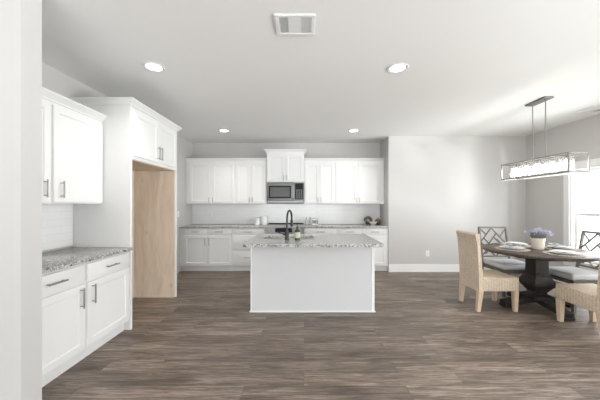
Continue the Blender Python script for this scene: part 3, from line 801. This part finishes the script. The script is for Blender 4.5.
w2['label'] = 'tan wicker dining chair with its back to the camera, cut off by the picture edge'

def lattice_chair():
    r = thing('lattice_chair', 'grey-brown lattice-back chair with pale seat, behind the table against the dining wall', 'chair', group='lattice-back chairs at the dining table')
    hw, f, bk = .235, -.25, .235
    obj('seat_frame', bx(-hw, hw, f + .005, bk - .002, .352, .405, .004), M_LATTICE, r)
    b_ = bx(-hw - .004, hw + .004, f - .008, bk - .022, .4055, .483, .026, 4); obj('seat_cushion', b_, M_CUSHION, r)
    for sx in (-1, 1):
        b_ = B(); x = sx * (hw - .022); vs = []
        for z, s in ((0.0005, .016), (.3515, .021)):
            vs.append([b_.verts.new((x + p * s, f + .03 + u * s, z)) for p, u in ((-1, -1), (1, -1), (1, 1), (-1, 1))])
        for i in range(4): b_.faces.new((vs[0][i], vs[0][(i + 1) % 4], vs[1][(i + 1) % 4], vs[1][i]))
        b_.faces.new(vs[0][::-1]); b_.faces.new(vs[1]); obj('leg', b_, M_LATTICE, r)
    ZB0, ZB1 = .50, .985; yb = bk + .012
    def pt(u, v):                                                   # back plane, leaning back with height
        z = ZB0 + (ZB1 - ZB0) * v; x = (-hw + .012) + (2 * hw - .024) * u
        return Vector((x, yb + .10 * ((z - .40) / .6) ** 1.15 if z > .40 else yb, z))
    for sx in (0, 1):                                               # rear legs run up into the back posts
        b_ = B(); x = pt(sx, 0).x; vs = []
        for y, z in ((yb + .055, .0005), (yb + .012, .25), (yb, .40), (pt(sx, 0).y, ZB0), (pt(sx, .5).y, (ZB0 + ZB1) / 2), (pt(sx, 1).y, ZB1)):
            vs.append([b_.verts.new((x + p * .0125, y + u * .015, z)) for p, u in ((-1, -1), (1, -1), (1, 1), (-1, 1))])
        for a, c in zip(vs, vs[1:]):
            for i in range(4): b_.faces.new((a[i], a[(i + 1) % 4], c[(i + 1) % 4], c[i]))
        b_.faces.new(vs[0][::-1]); b_.faces.new(vs[-1]); obj('leg', b_, M_LATTICE, r)
    def bar(p, q, wd=.0072, dp=.009):
        b_ = B(); d = (q - p); t_ = d.normalized(); nrm = Vector((0, 1, -.18)).normalized(); sd = t_.cross(nrm).normalized(); nr = sd.cross(t_)
        vs = [[b_.verts.new(e + sd * (wd * i) + nr * (dp * j)) for i, j in ((-1, -1), (1, -1), (1, 1), (-1, 1))] for e in (p, q)]
        for i in range(4): b_.faces.new((vs[0][i], vs[0][(i + 1) % 4], vs[1][(i + 1) % 4], vs[1][i]))
        b_.faces.new(vs[0][::-1]); b_.faces.new(vs[1]); return b_
    obj('top_rail', bar(pt(-.01, .985), pt(1.01, .985), .0135, .013), M_LATTICE, r)
    obj('lower_rail', bar(pt(0, .02), pt(1, .02), .012, .011), M_LATTICE, r)
    segs = [((0, .97), (.25, .73)), ((.45, .97), (0, .49)), ((.45, .97), (.95, .44)), ((.62, .79), (.28, .42)), ((1, .97), (.74, .67)),
            ((.13, .63), (.40, .34)), ((.50, .66), (.72, .44)), ((1, .49), (.53, .03)), ((.0, .03), (.26, .29)), ((0, .49), (.5, .03)), ((.86, .35), (.60, .60)), ((.75, .27), (1, .03)), ((.40, .34), (.14, .10))]
    for p, q in segs: obj('lattice_bar', bar(pt(*p), pt(*q)), M_LATTICE, r)
    return r
lc = lattice_chair(); lc.location = (3.155, 4.285, 0)
l2 = copy_tree(lc); l2.location = (3.628, 3.70, 0); l2.rotation_euler.z = -R90
l2['label'] = 'grey-brown lattice-back chair with pale seat, right in front of the window'

# place settings
def setting(x, y, ang, where, nap):
    pm = obj('placemat', lathe(B(), [(0, 0), (.188, 0), (.194, .003), (.190, .007), (0, .006)], 48), M_PLACEMAT)
    tag(pm, 'round braided placemat ' + where, 'placemat', 'round braided placemats'); pm.location = (x, y, TZ + .0006)
    pb = B(); lathe(pb, [(0, 0), (.085, 0), (.095, .004), (.138, .018), (.140, .021), (.135, .0225), (.092, .009), (0, .008)], 48)
    pl = tag(obj('dinner_plate', pb, M_CERAMIC), 'white dinner plate on the placemat ' + where, 'plate', 'white dinner plates'); pl.location = (x, y, TZ + .0085)
    pb = B(); lathe(pb, [(0, 0), (.060, 0), (.068, .003), (.103, .014), (.105, .017), (.100, .018), (.066, .0075), (0, .0065)], 48)
    p2 = tag(obj('salad_plate', pb, M_CERAMIC), 'smaller white plate stacked on the dinner plate ' + where, 'plate', 'white salad plates'); p2.location = (x, y, TZ + .0245)
    if not nap: return pm
    # napkin folded and gathered on the plate
    b_ = B(); nx, ny = 15, 9; rows = []
    for j in range(ny):
        row = []
        for i in range(nx):
            u, v = i / (nx - 1) * 2 - 1, j / (ny - 1) * 2 - 1
            px = u * .115 * (0.75 + .25 * abs(u)); py = v * .062 * (.45 + .55 * abs(u))
            z = .030 + .010 * math.sin(9 * v + 2 * u) * (1 - .4 * abs(u)) + .013 * abs(u) ** 2
            row.append(b_.verts.new((px, py, z)))
        rows.append(row)
    for j in range(ny - 1):
        for i in range(nx - 1): b_.faces.new((rows[j][i], rows[j][i + 1], rows[j + 1][i + 1], rows[j + 1][i]))
    ge = bmesh.ops.solidify(b_, geom=b_.faces[:], thickness=.004)
    zmin = min(v.co.z for v in b_.verts); bmesh.ops.translate(b_, verts=b_.verts, vec=(0, 0, .001 - zmin))
    nk = tag(obj('napkin', b_, M_NAPKIN, angle=80), 'white and blue patterned napkin on the plates ' + where, 'napkin', 'blue patterned napkins'); nk.location = (x, y, TZ + .0425); nk.rotation_euler.z = ang
    return pm
setting(2.79, 3.705, R(80), 'before the left wicker chair', 1)
setting(3.115, 4.06, R(-10), 'before the chair at the dining wall', 0)
setting(3.14, 3.335, R(15), 'before the wicker chair at the picture edge', 0)
setting(3.47, 3.74, R(95), 'before the chair at the window', 1)

# lavender pot
lv = thing('potted_lavender', 'lavender plant in a cream pot at the centre of the dining table', 'potted plant', (3.165, 3.735, TZ + .0006))
b_ = B(); lathe(b_, [(0, 0), (.062, 0), (.066, .004), (.077, .128), (.082, .130), (.082, .148), (.076, .148), (.074, .128), (0, .125)], 36); obj('pot', b_, M_CREAM, lv)
def blades(bm, n, r0, r1, h0, h1, wd):
    for k in range(n):
        a = random.uniform(0, 2 * math.pi); q = math.sqrt(random.random()); b0 = Vector((r0 * q * math.cos(a), r0 * q * math.sin(a), .126))
        h = random.uniform(h0, h1); o = r1 * q * random.uniform(.8, 1.2)
        tip = Vector((o * math.cos(a), o * math.sin(a), .126 + h)); mid = (b0 + tip) / 2 + Vector((0, 0, .02))
        s = Vector((-math.sin(a), math.cos(a), 0)) * wd
        v = [bm.verts.new(p) for p in (b0 - s, b0 + s, mid + s, mid - s, tip)]
        bm.faces.new((v[0], v[1], v[2], v[3])); bm.faces.new((v[3], v[2], v[4]))
b_ = B(); blades(b_, 380, .07, .13, .06, .13, .0028); tag(obj('foliage', b_, mat('grey_green_leaf', (.20, .23, .19), .7), lv, smooth=False), kind='stuff')
b_ = B()
for k in range(130):
    a = random.uniform(0, 2 * math.pi); q = math.sqrt(random.random()); o = .175 * q
    base = Vector((.5 * o * math.cos(a), .5 * o * math.sin(a), .19)); tip = Vector((o * math.cos(a), o * math.sin(a), .245 + random.uniform(0, .065) - .35 * o))
    m_ = base.lerp(tip, .45)
    tube(b_, [base, m_, m_.lerp(tip, .15), m_.lerp(tip, .6), tip], [.0010, .0012, .0036, .0042, .0012], 5)
tag(obj('blooms', b_, mat('lavender_bloom', (.46, .46, .60), .8), lv), 'blue-violet lavender blooms', kind='stuff')
